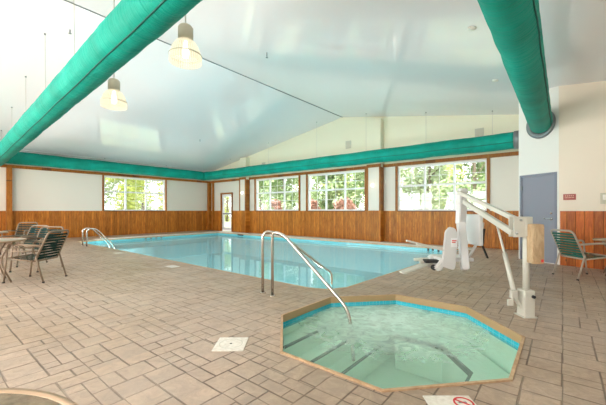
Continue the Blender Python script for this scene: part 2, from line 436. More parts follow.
# ---- far gable wall (local x = world X)
WINS = [(-12.97,-9.92),(-9.37,-6.36),(-4.95,-1.93)]
WZ0, WZ1 = 1.22, 2.89
DOOR = (-15.98,-15.02,2.20)
T = .22
XGR = -.88
def wall_cols(bm, x0, x1, opens, z1, T, mi=0):
    cur = x0
    for a, b, za, zb in sorted(opens):
        if a > cur: bx(bm, cur, a, 0, T, 0, z1, mi)
        if za > 0: bx(bm, a, b, 0, T, 0, za, mi)
        if zb < z1: bx(bm, a, b, 0, T, zb, z1, mi)
        cur = b
    if cur < x1: bx(bm, cur, x1, 0, T, 0, z1, mi)
bm = B()
wall_cols(bm, XL-T, XGR, [(DOOR[0],DOOR[1],0,DOOR[2])]+[(a,b,WZ0,WZ1) for a,b in WINS], HB, T, 0)
for x0, x1 in ((XL-T, RX), (RX, XGR)):
    v = [bm.verts.new((x, y, z)) for x in (x0, x1) for y in (0, T) for z in (HB, ceil(x)-.001)]
    for q in ((0,1,3,2),(4,6,7,5),(0,4,5,1),(2,3,7,6),(0,2,6,4),(1,5,7,3)): bm.faces.new([v[i] for i in q]).material_index = 1
wg = struct('wall_far', bm, [M['panel'], M['cream']], loc=(0,YG,0))
bm = B()
for a, b in ((XL, DOOR[0]-.07), (DOOR[1]+.07, XGR)): bx(bm, a, b, -.03, -.001, 0, WH-.01)
obj('wainscot', bm, M['wood'], wg)
bm = B(); bx(bm, XL, XGR, -.07, -.001, HB-.0, HB+.12); obj('header_beam', bm, M['trim'], wg)
def vtrim(xs, parent, y0=-.045, z0=WH-.01, z1=HB, w=.09):
    for x in xs:
        bm = B(); bx(bm, x-w/2, x+w/2, y0, -.001, z0, z1); obj('casing_board', bm, M['trim'], parent)
vtrim([a-.045 for a,b in WINS]+[b+.045 for a,b in WINS], wg)
bm = B()
for a, b in WINS: bx(bm, a, b, -.06, .02, WZ0-.035, WZ0)
obj('window_sill', bm, M['dark_trim'], wg)
bm = B(); bx(bm, XL+.03, XL+.2, -.22, -.032, 0, HB); obj('corner_post', bm, M['trim'], wg)
bm = B(); bx(bm, XL+.36, XL+.50, -.10, -.032, 0, HB); obj('corner_post', bm, M['trim'], wg)
for i, (x0, x1) in enumerate(((-13.97,-13.46),(-6.11,-5.53))):
    bm = B(); bx(bm, x0, x1, -.30, -.032, 0, HB, 0); bx(bm, x0, x1, -.30, -.002, HB, ceil(x1)-.12, 1)
    p = struct('trim_%d' % (i+2), bm, [M['panel'], M['cream']], loc=(0,YG,0))
    bm = B(); bx(bm, x0-.01, x1+.012, -.33, -.301, 0, WH); bx(bm, x1+.001, x1+.014, -.301, -.033, 0, WH); obj('wainscot', bm, M['wood'], p)
    bm = B(); bx(bm, x0-.01, x0+.05, -.33, -.301, WH, HB); obj('casing_board', bm, M['trim'], p)
    bm = B(); bx(bm, x1-.05, x1+.012, -.33, -.301, WH, HB); bx(bm, x1+.001, x1+.014, -.301, -.033, WH, HB); obj('casing_board', bm, M['trim'], p)
    bm = B(); bx(bm, x0-.01, x1+.012, -.33, -.301, HB, HB+.12); obj('header_beam', bm, M['trim'], p)

# windows: white vinyl frame 3 x 2 with fine grilles
def window(name, a, b, z0, z1, loc, rz=0, cols=3, grid=2):
    bm = B(); f = .055; y0, y1 = .05, .12
    bx(bm, a, a+f, y0, y1, z0, z1); bx(bm, b-f, b, y0, y1, z0, z1)
    bx(bm, a+f, b-f, y0, y1, z0, z0+f); bx(bm, a+f, b-f, y0, y1, z1-f, z1)
    fr = obj(name, bm, M['vinyl'], None, loc, rz); fr['kind'] = 'structure'
    zm = z0+(z1-z0)*.56; w = (b-a)/cols
    bm = B(); bx(bm, a+f, b-f, y0-.01, y1-.005, zm-.035, zm+.035)
    obj('window_rail', bm, M['vinyl'], fr)
    for i in range(1, cols):
        for (p, q) in ((z0+f, zm-.035), (zm+.035, z1-f)):
            bm = B(); bx(bm, a+w*i-.035, a+w*i+.035, y0-.005, y1-.005, p, q); obj('mullion', bm, M['vinyl'], fr)
    bm = B()
    if grid:
        for i in range(cols):
            xc = a+w*(i+.5); bx(bm, xc-.009, xc+.009, .08, .086, z0+f, z1-f)
        for zc in ((z0+f+zm)/2, (z1-f+zm)/2): bx(bm, a+f, b-f, .087, .093, zc-.009, zc+.009)
        obj('muntin', bm, M['vinyl'], fr)
    bm = B(); bx(bm, a+f, b-f, .098, .102, z0+f, z1-f); obj('pane', bm, M['glass'], fr)
    return fr
for i, (a, b) in enumerate(WINS): window('window_%d' % (i+1), a, b, WZ0, WZ1, (0,YG,0))
# glazed door beside the corner
bm = B(); a, b, zt = DOOR
for x0, x1, z0, z1 in ((a-.08,a,0,zt+.08),(b,b+.08,0,zt+.08),(a,b,zt,zt+.08)): bx(bm, x0, x1, -.05, T*.6, z0, z1)
d1 = struct('door_1', bm, M['trim'], loc=(0,YG,0))
bm = B(); y0, y1 = .03, .075
bx(bm, a+.005, a+.13, y0, y1, .01, zt-.01); bx(bm, b-.13, b-.005, y0, y1, .01, zt-.01); bx(bm, a+.13, b-.13, y0, y1, .01, .22)
bx(bm, a+.13, b-.13, y0, y1, .98, 1.1); bx(bm, a+.13, b-.13, y0, y1, zt-.14, zt-.01)
lf = obj('door_leaf', bm, M['vinyl'], d1)
bm = B(); bx(bm, a+.13, b-.13, .05, .056, .22, zt-.14); obj('pane', bm, M['glass'], lf)
bm = B(); bx(bm, a+.12, b-.12, -.02, .01, 1.0, 1.06); bx(bm, a+.14, a+.18, .01, .03, 1.0, 1.06); bx(bm, b-.18, b-.14, .01, .03, 1.0, 1.06); obj('push_bar', bm, M['collar'], lf)

# ---- left eave wall (local x = world Y, local +y points out of the room)
LW = [(5.93,8.98)]
def along_y(x): return dict(loc=(x,0,0), rz=R(90))
bm = B(); wall_cols(bm, YB, YG, [(LW[0][0],LW[0][1],WZ0,WZ1)], 3.64, T)
wl = struct('wall_left', bm, M['panel'], **along_y(XL))
bm = B(); bx(bm, YB, YG, -.001-.03, -.001, 0, WH-.01)
obj('wainscot', bm, M['wood'], wl)
bm = B(); bx(bm, YB, YG-.1, -.07, -.001, HB, HB+.12); obj('header_beam', bm, M['trim'], wl)
vtrim([LW[0][0]-.045, LW[0][1]+.045], wl, w=.07)
bm = B(); bx(bm, 2.42, 2.59, -.16, -.032, 0, HB); obj('post', bm, M['trim'], wl)
bm = B(); bx(bm, LW[0][0], LW[0][1], -.06, .02, WZ0-.035, WZ0); obj('window_sill', bm, M['dark_trim'], wl)
window('window_4', LW[0][0], LW[0][1], WZ0, WZ1, (XL,0,0), R(90))

# ---- diagonal walls by the grey door
def seg(p, q):
    d = Vector((q[0]-p[0], q[1]-p[1])); return d.length, math.atan2(d.y, d.x)
D0, D1, D2 = (-.875,9.775), (-.075,9.235), (XR,8.70)
L1, A1 = seg(D0, D1); L2, A2 = seg(D1, D2)
do0, do1, dz = .035, L1-.035, 2.1
bm = B(); wall_cols(bm, 0, L1, [(do0,do1,0,dz)], 4.05, .15)
wd = struct('wall_right', bm, M['white_wall'], loc=(*D0,0), rz=A1)
bm = B(); f = .05
for x0, x1, z0, z1 in ((do0,do0+f,0,dz),(do1-f,do1,0,dz),(do0+f,do1-f,dz-f,dz)): bx(bm, x0, x1, -.015, .13, z0, z1)
d2 = struct('door_2', bm, M['frame_grey'], loc=(*D0,0), rz=A1)
bm = B(); bx(bm, do0+f+.004, do1-f-.004, .01, .05, .01, dz-f-.004); lf = obj('door_leaf', bm, M['door_grey'], d2)
bm = B(); tube(bm, fillet([(do1-f-.08,.009,1.03),(do1-f-.08,-.05,1.03),(do1-f-.21,-.055,1.03)], .02), .014)
tube(bm, [(do1-f-.08,.0095,1.03),(do1-f-.08,-.006,1.03)], .034, 18); tube(bm, [(do1-f-.08,.0095,1.16),(do1-f-.08,-.012,1.16)], .024, 16)
obj('door_handle', bm, M['chrome'], lf)
for z in (.35,1.05,1.78):
    bm = B(); bx(bm, do0+f-.012, do0+f+.02, -.02, .008, z-.055, z+.055); obj('hinge', bm, M['collar'], d2)
bm = B(); bx(bm, 0, L2, 0, .15, 0, 4.05)
wr = struct('wall_right_side', bm, M['beige_wall'], loc=(*D1,0), rz=A2)
bm = B(); bx(bm, .03, L2, -.025, -.001, 0, WH-.01); obj('wainscot', bm, M['wood_wide'], wr)
# return wall behind the diagonal one, and the walls behind the camera
bm = B(); bx(bm, -.87, -.77, 9.87, YG, 0, ceil(-.83)-.01); struct('wall_return', bm, M['white_wall'])
bm = B(); bx(bm, XR, XR+.2, YB, 8.8, 0, ceil(XR)-.005); struct('wall_east', bm, M['white_wall'])
BW = [(-15.5,-12.5),(-11.5,-8.5),(-7.5,-4.5),(-3.5,-.5)]  # unseen windows added to carry the fill lights
bm = B(); wall_cols(bm, XL-T, XR+T, [(a,b,1.0,2.93) for a,b in BW], 3.62, T)
for x0, x1 in ((XL-T, RX), (RX, XR+T)):
    v = [bm.verts.new((x, y, z)) for x in (x0, x1) for y in (0, T) for z in (3.62, max(3.621, ceil(x)-.001))]
    for q in ((0,1,3,2),(4,6,7,5),(0,4,5,1),(2,3,7,6),(0,2,6,4),(1,5,7,3)): bm.faces.new([v[i] for i in q])
struct('wall_near', bm, M['white_wall'], loc=(0,YB-T,0))
for i, (a, b) in enumerate(BW): window('window_%d' % (i+5), a, b, 1.0, 2.93, (0,YB-T,0), 0, 3, 0)

# ------------------------------------------------------------------ fabric ducts
def duct(label, p, q, r, seam_ang, group, caps=(0,0), cables=(), seed=0, sag=.012):
    p = Vector(p); q = Vector(q); L = (q-p).length; ang = math.atan2(q.y-p.y, q.x-p.x)
    t = thing('fabric_air_duct', label, 'air duct', p, ang, group); pit = -math.asin((q.z-p.z)/L); t.rotation_euler = (0, pit, ang)
    def rad(x, th):
        hoop = 1.0 - sag*abs(math.cos(PI*x/1.15+seed))**6
        w = noise.noise(Vector((x*3.2+seed*9, math.cos(th)*1.2, math.sin(th)*1.2)))*.030 + noise.noise(Vector((x*9+seed, math.cos(th)*1.8, math.sin(th)*1.8)))*.014
        return r*(hoop + w)
    bm = B(); n = int(L/.07); N = 36; rings = []
    for i in range(n+1):
        x = L*i/n; ring = []
        for a in range(N):
            th = 2*PI*a/N
            rr = rad(x, th)
            ring.append(bm.verts.new((x, math.cos(th)*rr, math.sin(th)*rr - (.012*math.sin(PI*x/2.3)**2))))
        rings.append(ring)
    for A, Bq in zip(rings, rings[1:]):
        for a in range(N):
            f = bm.faces.new((A[a], A[(a+1)%N], Bq[(a+1)%N], Bq[a])); f.smooth = True
    bm.faces.new(rings[0]); bm.faces.new(rings[-1])
    obj('fabric_sleeve', bm, M['teal'], t)
    bm = B(); ca, sa = math.cos(seam_ang), math.sin(seam_ang); s = []
    for i in range(n+1):
        x = L*i/n; rr = rad(x, seam_ang)+.001
        s.append((x, ca*rr, sa*rr - (.012*math.sin(PI*x/2.3)**2)))
    tube(bm, s, .010, 6); obj('seam', bm, M['seam'], t)
    for e, x in ((0, 0), (1, L)):
        if caps[e]:
            bm = B(); c = caps[e]; x0, x1 = (x-.03, x+.10) if e == 0 else (x-.10, x+.03)
            if c == 1: x0, x1 = (x-.16, x+.02) if e == 0 else (x-.02, x+.16)
            pr = [(r*1.0,x0),(r*1.06,x0),(r*1.06,x1),(r*1.0,x1)]
            lathe(bm, pr, 36, closed=True)
            for v in bm.verts: v.co = Vector((v.co.z, v.co.x, v.co.y))
            obj('collar', bm, M['collar'], t)
    for x in cables:
        w = p + (q-p).normalized()*x; top = (ceil(w.x)-.02 - w.z)*math.cos(pit)
        bm = B(); tube(bm, [(x,0,r*.97),(x,0,top)], .005, 6)
        cb = obj('hanger_cable', bm, M['cable'], t)
        bm = B(); tube(bm, [(x,0,top-.03),(x,0,top)], .018, 8); obj('ceiling_anchor', bm, M['collar'], cb)
    return t
DR = .25
duct('teal fabric duct crossing overhead from the left corner past the pendant lamps', (-16.46,2.03,3.09), (.2,1.66,3.67), DR, R(-118), 'teal fabric air ducts',
     cables=(1.5,3.6,5.7,7.8,9.9,12.0), seed=1)
duct('long teal fabric duct running along the left wall above its window', (-16.72,-1.2,3.30), (-16.72,11.01,3.30), DR, R(-60), 'teal fabric air ducts', seed=2.3, cables=(1.0,4,7,10))
duct('long teal fabric duct running above the three windows of the far wall', (-16.98,11.27,3.30), (-1.1,11.27,3.30), DR, R(200), 'teal fabric air ducts', caps=(0,1), seed=3.7, cables=(2.6,5.6,8.6,11.0,13.3,15.3))
t = duct('bright teal fabric duct plugged into the white wall above the grey door', (-.41,2.1,3.27), (-.41,9.42,3.27), .225, R(207), 'teal fabric air ducts', seed=5.1)
# dark ring where it enters the diagonal wall
bm = B(); lathe(bm, [(.22,-.05),(.325,-.05),(.34,0),(.22,0)], 40, closed=True)
for v in bm.verts: v.co = Vector((v.co.x, v.co.z, v.co.y))
o = obj('wall_ring', bm, M['collar'], t)
o.rotation_euler = (0,0,A1-R(90))
o.location = (7.352,0,0)

# ------------------------------------------------------------------ pendant lamps
def pendant(label, x, y, z, group, s=.215):
    """z = rim height"""
    t = thing('pendant_light', label, 'lamp', (x,y,z), 0, group)
    bm = B(); lathe(bm, [(s,0),(s*.99,.06),(s*.93,.13),(s*.80,.21),(s*.62,.27),(s*.42,.305),(s*.36,.31),(s*.36,.302),(s*.60,.262),(s*.78,.205),(s*.90,.13),(s*.96,.06),(s*.97,.0)], 40)
    obj('lamp_shade', bm, M['shade'], t)
    bm = B(); lathe(bm, [(s*1.0,.085),(s*1.015,.085),(s*1.015,.10),(s*.99,.10)], 40, closed=True); obj('shade_band', bm, M['housing'], t)
    bm = B(); lathe(bm, [(0,.30),(s*.42,.30),(s*.46,.33),(s*.46,.47),(s*.36,.50),(.02,.52),(0,.52)], 28); hs = obj('lamp_housing', bm, M['housing'], t)
    bm = B(); tube(bm, [(0,0,.50),(0,0,ceil(x)-z-.003)], .009, 8); obj('stem', bm, M['cable'], t)
    bm = B(); lathe(bm, [(0,.06),(.03,.07),(.045,.11),(.045,.16),(.03,.22),(.02,.29),(0,.30)], 18); obj('bulb', bm, M['bulb'], t)
    l = bpy.data.lights.new('pendant_bulb', 'POINT'); l.energy = PEND; l.color = (1,.93,.82); l.shadow_soft_size = .04
    lo = bpy.data.objects.new('pendant_bulb', l); C.objects.link(lo); lo.parent = t; lo.location = (0,0,.17)
    return t
PEND = 110
pendant('larger looking bell pendant lamp of ribbed glass, nearer and right of the other', -4.0, 2.38, 3.24, 'glass bell pendant lamps')
pendant('smaller looking bell pendant lamp hanging just below the overhead teal duct', -6.34, 2.35, 3.10, 'glass bell pendant lamps')
# extra pendants added out of view to brighten the room
for i, (x, y) in enumerate(((-1.6,.2),(-6.3,-1.6),(-11,-1.6),(-1.6,-2.2))):
    pendant('bell pendant lamp added out of view to brighten the room', x, y, 3.1, 'added fill pendants out of view')

def sconce(label, p, rz):
    t = thing('wall_sconce', label, 'wall lamp', p, rz, 'small glowing wall sconces')
    bm = B(); bx(bm, -.05, .05, -.02, 0, -.09, .09, 0, .005); obj('back_plate', bm, M['vinyl'], t)
    bm = B(); lathe(bm, [(0,-.07),(.035,-.06),(.05,-.02),(.05,.03),(.035,.06),(0,.07)], 16, (0,-.075,0)); obj('globe', bm, M['glow'], t)
    l = bpy.data.lights.new('sconce_bulb', 'POINT'); l.energy = .35; l.color = (1,.85,.6); l.shadow_soft_size = .06
    lo = bpy.data.objects.new('sconce_bulb', l); C.objects.link(lo); lo.parent = t; lo.location = (0,-.20,0)
sconce('small glowing sconce on the pilaster beside the glazed door', (-13.70, YG-.302, 2.20), 0)
sconce('small glowing sconce on the pilaster between the middle and right windows', (-5.84, YG-.302, 2.22), 0)
sconce('glowing sconce on the left wall at the photo edge, beside the wooden post', (XL-.0+.002, 2.17, 2.19), R(90))

# ------------------------------------------------------------------ rails
def rail(name, label, pts, rad, r, flanges, group):
    base = Vector(flanges[0])
    t = thing(name, label, 'handrail', base, 0, group)
    bm = B(); tube(bm, [Vector(p)-base for p in fillet(pts, rad, 8)], r, 12); obj('rail_tube', bm, M['steel'], t)
    for f in flanges:
        f = Vector(f)-base; bm = B(); lathe(bm, [(r*1.0,0),(r*2.2,0),(r*2.0,.012),(r*1.1,.02)], 18, f, closed=True); obj('base_flange', bm, M['steel'], t)
    return t
rail('spa_handrail', 'stainless handrail sloping down into the bubbling octagonal spa', [(-3.22,3.27,0),(-3.22,3.27,.93),(-3.0,3.28,.88),(-1.98,3.31,.03),(-1.92,3.31,-.55)], .17, .021, [(-3.22,3.27,0)], 'stainless handrails by the spa')
rail('pool_handrail', 'stainless handrail behind the spa rail, sloping into the pool corner', [(-3.45,3.30,0),(-3.45,3.30,.93),(-3.25,3.48,.87),(-2.93,4.15,.30),(-2.90,4.30,.22),(-2.90,4.30,-.45)], .16, .021, [(-3.45,3.30,0)], 'stainless handrails by the spa')
for lab, dx in (('left one of the two low steel grab rails at the far pool end', 0), ('right one of the two low steel grab rails at the far pool end', .40)):
    rail('grab_rail', lab, [(-12.95+dx,3.80,0),(-12.95+dx,3.80,.60),(-12.9+dx,4.06,.60),(-12.78+dx,4.60,-.02),(-12.77+dx,4.64,-.5)], .26, .024, [(-12.95+dx,3.80,0)], 'steel grab rails at the shallow end')

# ------------------------------------------------------------------ pool lift
CA = R(39.1)
lift = thing('pool_lift', 'ivory pool access lift with slung seat, standing on the deck beside the spa', 'pool lift', (-.335,4.49,0), CA)
# origin: mast foot.  local x right, local y away from the spa towards the windows
def part(name, fn, m, parent=None, **kw):
    bm = B(); fn(bm); return obj(name, bm, m, parent or lift, **kw)
bc = part('base_cover', lambda b: bx(b, -.05,.072,-.055,.085,.0,.31,0,.02), M['lift'])
part('knob', lambda b: tube(b, [(.045,-.055,.24),(.045,-.08,.24)], .018, 12), M['black'], bc)
part('deck_plate', lambda b: bx(b, -.07,.09,-.075,.105,0,.010,0,.004), M['lift'])
part('mast', lambda b: tube(b, [(.02,.02,.30),(.02,.02,1.10)], .036, 20), M['lift'])
part('mast_cap', lambda b: bx(b, -.02,.065,-.025,.065,1.05,1.15,0,.008), M['lift'])
part('pivot_bracket', lambda b: (bx(b, -.155,-.01,-.03,-.018,.915,1.15,0,.004), bx(b, -.155,-.01,.055,.067,.915,1.15,0,.004), bx(b, -.02,.0,-.04,.08,.93,1.13)), M['lift'])
part('upper_arm', lambda b: obar(b, (-.08,.02,1.11), (-.03,1.55,1.53), .05, .055, .006), M['lift'])
part('lower_arm', lambda b: obar(b, (-.13,.02,.96), (.035,1.50,1.37), .055, .07, .006), M['lift'])
for nm, p in (('bolt',(-.08,-.031,1.11)),('bolt',(-.13,-.031,.96))):
    part(nm, lambda b, p=p: tube(b, [p, (p[0],p[1]-.012,p[2])], .014, 8), M['chrome'])
ac = part('actuator', lambda b: (tube(b, [(-.02,.52,1.05),(-.06,.28,.66)], .014, 12), tube(b, [(-.055,.30,.69),(-.115,.02,.24)], .026, 14)), M['lift'])
part('actuator_mount', lambda b: (bx(b, -.17,-.10,-.02,.03,.21,.30,0,.006), obar(b, (-.13,.01,.23), (-.05,.01,.10), .03, .035)), M['lift'])
part('foot_plate', lambda b: (bx(b, -.225,-.16,-.03,-.01,.13,.20,0,.004), tube(b, [(-.18,-.01,.165),(-.13,.01,.235)], .012, 8)), M['lift'])
cv = part('battery_cover', lambda b: bx(b, -.01,.125,-.13,-.02,.62,1.07,0,.03), M['tan_cloth'], label='tan canvas cover over the battery')
part('warning_label', lambda b: bx(b, .082,.108,-.1335,-.129,.645,.675), M['red'], cv)
# slung carrier and seat
part('carrier_arm', lambda b: (obar(b, (.03,1.53,1.58), (.0,1.52,1.0), .10, .15, .012), obar(b, (.0,1.52,1.02), (-.06,1.26,.30), .11, .15, .012)), M['lift_white'])
seat = part('seat', lambda b: (bx(b, -.42,.10,1.30,1.74,.42,.48,0,.02),), M['lift_white'])
def back(b):
    bx(b, .17,.23,1.60,1.98,.45,1.10,0,.025)
part('seat_back', lambda b: (bx(b, .20,.27,1.34,1.84,.66,1.16,0,.03), obar(b, (.07,1.42,.46), (.22,1.42,.72), .04, .03), obar(b, (.07,1.70,.46), (.22,1.70,.72), .04, .03)), M['lift_white'], seat)
def sidep(y):
    def f(b):
        pl = [(-.44,.36),(-.25,.30),(-.22,.36),(-.19,.86),(-.23,.95),(-.32,.97),(-.38,.90)]
        n = len(pl); lo = [b.verts.new((x, y, z)) for x, z in pl]; hi = [b.verts.new((x, y+.045, z)) for x, z in pl]
        fs = [b.faces.new(lo), b.faces.new(hi)] + [b.faces.new((lo[i], lo[(i+1)%n], hi[(i+1)%n], hi[i])) for i in range(n)]
        bmesh.ops.bevel(b, geom=list({e for f_ in fs for e in f_.edges}), offset=.012, segments=2, affect='EDGES')
    return f
sp = part('side_panel', sidep(1.22), M['lift_white'], seat)
part('control_label', lambda b: (bx(b, -.30,-.20,1.2165,1.2205,.66,.80)), M['vinyl'], sp)
part('control_label_print', lambda b: (bx(b, -.285,-.215,1.2145,1.217,.75,.765), bx(b, -.285,-.23,1.2145,1.217,.725,.738)), M['red'], sp)
part('leg_rest', lambda b: (obar(b, (-.38,1.33,.46), (-.50,1.33,.30), .20, .10, .02), obar(b, (-.38,1.66,.46), (-.50,1.66,.30), .20, .10, .02)), M['lift_white'], seat)
for y in (1.26, 1.76):
    part('armrest', lambda b, y=y: obar(b, (-.82,y-.02,.71), (-.36,y,.60), .045, .03, .006), M['lift'], seat)
ft = part('footrest', lambda b: (obar(b, (-.42,1.40,.42), (-.72,1.38,.40), .05, .04), obar(b, (-.42,1.66,.42), (-.72,1.64,.40), .05, .04),
     obar(b, (-.45,1.48,.40), (-1.02,1.36,.24), .15, .025, .006)), M['lift'], seat)
part('footrest_pad', lambda b: bx(b, -.66,-.44,1.28,1.42,.40,.45,0,.015), M['black'], seat)
for x in (-.52, -.03):
    part('caster', lambda b, x=x: tube(b, [(x,1.30,.33),(x,1.34,.33)], .045, 14), M['black'], seat)
part('seat_belt', lambda b: (obar(b, (.42,1.60,.92), (.38,1.58,.66), .05, .015), obar(b, (.38,1.58,.66), (.46,1.56,.44), .06, .02)), M['black'], seat)
part('grip_handle', lambda b: (tube(b, fillet([(.24,1.62,.78),(.40,1.62,.78),(.42,1.62,1.02)], .04), .018, 10)), M['lift_white'], seat)

# ------------------------------------------------------------------ strap chairs and tables
def chair(label, loc, face, group, fm, sm):
    """local +x = the way the sitter faces"""
    t = thing('patio_chair', label, 'chair', loc, face, group)
    r = .0145
    for s in (-1, 1):
        y = .27*s
        bm = B(); tube(bm, fillet([(.30,y,0),(.235,y,.60)], .05), r); obj('leg', bm, fm, t)
        bm = B(); tube(bm, [(-.36,y,0),(-.24,y,.40),(-.225,y*.93,.45)], r); obj('leg', bm, fm, t)
        bm = B(); tube(bm, fillet([(.235,y,.595),(.215,y,.645),(-.05,y,.64),(-.315,y*.93,.62)], .07), r*1.25); obj('armrest', bm, fm, t)
        for x in (.30,-.36):
            bm = B(); tube(bm, [(x,y,0),(x-(.003 if x > 0 else -.003),y,.022)], r*1.35); obj('foot_cap', bm, M['black'], t)
    bm = B()
    for s in (-1, 1): tube(bm, [(.262,.262*s,.41),(-.20,.25*s,.36)], r)
    tube(bm, [(.262,-.262,.41),(.262,.262,.41)], r); tube(bm, [(-.20,-.25,.36),(-.20,.25,.36)], r)
    obj('seat_frame', bm, fm, t)
    bm = B(); tube(bm, fillet([(-.20,-.25,.36),(-.43,-.25,.86),(-.43,.25,.86),(-.20,.25,.36)], .09, 8), r*1.15); obj('backrest_frame', bm, fm, t)
    bm = B()
    for i in range(9):
        x = .225-.05*i; z = .405-(.225-x)*.108
        for a, b in ((-.262,-.13),(-.13,0),(0,.13),(.13,.262)):
            za, zb = (z+.014-(.02 if abs(q) < .2 else 0)-(.008 if abs(q) < .05 else 0) for q in (a, b))
            v = [bm.verts.new(p) for p in ((x-.019,a,za),(x+.019,a,za),(x+.019,b,zb),(x-.019,b,zb),(x-.019,a,za-.004),(x+.019,a,za-.004),(x+.019,b,zb-.004),(x-.019,b,zb-.004))]
            for q in ((0,1,2,3),(7,6,5,4),(0,4,5,1),(1,5,6,2),(2,6,7,3),(3,7,4,0)): bm.faces.new([v[w] for w in q])
    obj('seat_strapping', bm, sm, t)
    bm = B(); D = Vector((-.23,0,.5)).normalized(); L = math.hypot(.23,.5)
    for i in range(9):
        c = Vector((-.20,0,.36)) + D*(.05 + (L-.09)*i/8.6)
        w = .25 if i < 8 else .235
        obar(bm, c+Vector((0,-w,0)), c+Vector((0,w,0)), .012, .034)
    # turn each strap into the plane of the back
    obj('backrest_strapping', bm, sm, t)
    return t
def table(label, loc, rr, h, m, group, legs=4):
    t = thing('patio_table', label, 'table', loc, 0, group)
    bm = B(); lathe(bm, [(0,h-.012),(rr-.02,h-.012),(rr-.02,h-.004),(0,h-.004)], 56); obj('tabletop', bm, m, t)
    bm = B(); lathe(bm, [(rr-.025,h-.02),(rr-.004,h-.026),(rr,h-.012),(rr-.004,h+.001),(rr-.02,h+.001)], 56, closed=True); obj('table_rim', bm, M['table_rim'], t)
    for i in range(legs):
        a = PI/4+i*2*PI/legs; c, s = math.cos(a), math.sin(a)
        bm = B(); tube(bm, fillet([(c*rr*.85,s*rr*.85,h-.022),(c*rr*.35,s*rr*.35,h*.55),(c*rr*.75,s*rr*.75,0)], .2), .014); obj('leg', bm, M['chair_frame'], t)
    bm = B(); lathe(bm, [(rr*.33,h*.55),(rr*.36,h*.55),(rr*.36,h*.58),(rr*.33,h*.58)], 30, closed=True); obj('leg_ring', bm, M['chair_frame'], t)
    return t
GCH = 'green strap chairs at the left tables'
fm, sm = M['chair_frame'], M['strap']
chair('nearest green strap patio chair at the left table, back turned to the pool', (-7.25,1.40,0), math.atan2(-.65,-.76), GCH, fm, sm)
chair('green strap chair beyond the nearest one, wide back seen between its slats', (-8.45,1.66,0), R(-51), GCH, fm, sm)
chair('green strap chair at the second left table, behind the other chair backs', (-9.5,1.60,0), R(-62), GCH, fm, sm)
chair('farthest green strap chair, standing toward the left wooden wainscot', (-12.2,2.0,0), R(-40), GCH, fm, sm)
table('round speckled patio table at left with the nearest strap chair pushed to it', (-7.55,.82,0), .52, .72, M['table_top'], 'round patio tables')
table('farther round patio table at the left edge behind the first one', (-10.35,.98,0), .52, .72, M['table_top'], 'round patio tables')
table('glass topped round table cut off by the bottom left corner', (-.93,-.17,0), .45, .72, M['table_glass'], 'round patio tables')
chair('champagne framed chair with green straps beside the grey door', (.30,7.80,0), R(40), 'strap chair by the grey door', M['chair_frame_r'], M['strap_r'])
table('small beige patio table by the right wainscot, partly behind the green chair', (.80,8.32,0), .36, .68, M['table_top'], 'round patio tables')

# ------------------------------------------------------------------ small fittings on the deck and walls
t = thing('access_cover', 'square white plastic skimmer lid set in the deck left of the spa', 'access cover', (-2.35,1.85,0), R(39.5))
bm = B(); bx(bm, -.137,.137,-.145,.145,0,.008,0,.004); obj('lid', bm, M['plastic_white'], t)
bm = B(); lathe(bm, [(0,.008),(.011,.008),(.011,.0095),(0,.0095)], 12); obj('finger_hole', bm, M['black'], t)
bm = B(); lathe(bm, [(.10,.008),(.104,.008),(.104,.0088),(.10,.0088)], 40, closed=True); obj('molded_ring', bm, M['grille'], t)
for x, y, lab in ((-6.62,3.62,'small white marker tile on the deck edge midway along the pool'), (-9.9,3.78,'faint white marker tile on the deck near the far grab rails')):
    bm = B(); bx(bm, -.15,.15,-.10,.10,0,.006); o = obj('marker_tile', bm, M['glare_and_tile'], None, (x,y,0)); o['label'] = lab; o['category'] = 'marker tile'; o['group'] = 'white deck marker tiles'
# round no-diving tile at the bottom edge
t = thing('no_diving_tile', 'pale deck tile with a red ring and slash, in front of the spa', 'marker tile', (-.51,2.19,0), R(39.1))
bm = B(); bx(bm, -.20,.10,-.14,.08,0,.006); obj('tile', bm, M['plastic_white'], t)
bm = B(); lathe(bm, [(.050,.006),(.062,.006),(.062,.0075),(.050,.0075)], 36, (.03,0,0), closed=True); obj('red_ring', bm, M['red'], t)
bm = B(); obar(bm, (-.012,.040,.0068), (.072,-.040,.0068), .012, .0015); obj('red_slash', bm, M['red'], t)
bm = B(); bx(bm, .0,.05,-.004,.012,.006,.0072); obj('black_figure', bm, M['collar'], t)
# depth figures on the far pool tiles (unreadable marks)
bm = B()
for i, x in enumerate((-3.55,-3.40,-3.22,-3.05)): bx(bm, x, x+.07, 0, .004, -.20+.03*(i%2), -.10)
o = obj('depth_marking', bm, M['black'], None, (0,10.994,.05)); o['label'] = 'black depth marking on the pool tiles below the right window'; o['category'] = 'pool marking'
bm = B()
for i, y in enumerate((6.9,7.15,7.4,7.65)): bx(bm, 0, .004, y, y+.10, -.17, -.11)
o = obj('depth_marking', bm, M['collar'], None, (-15.098,0,.05)); o['label'] = 'faint depth marking on the pool tiles below the left window'; o['category'] = 'pool marking'
bm = B(); bx(bm, -13.4,-12.95,10.985,10.999,-.10,-.03); o = obj('skimmer_mouth', bm, M['black'], None); o['label'] = 'dark skimmer slot in the far pool wall near the glazed door'; o['category'] = 'skimmer'

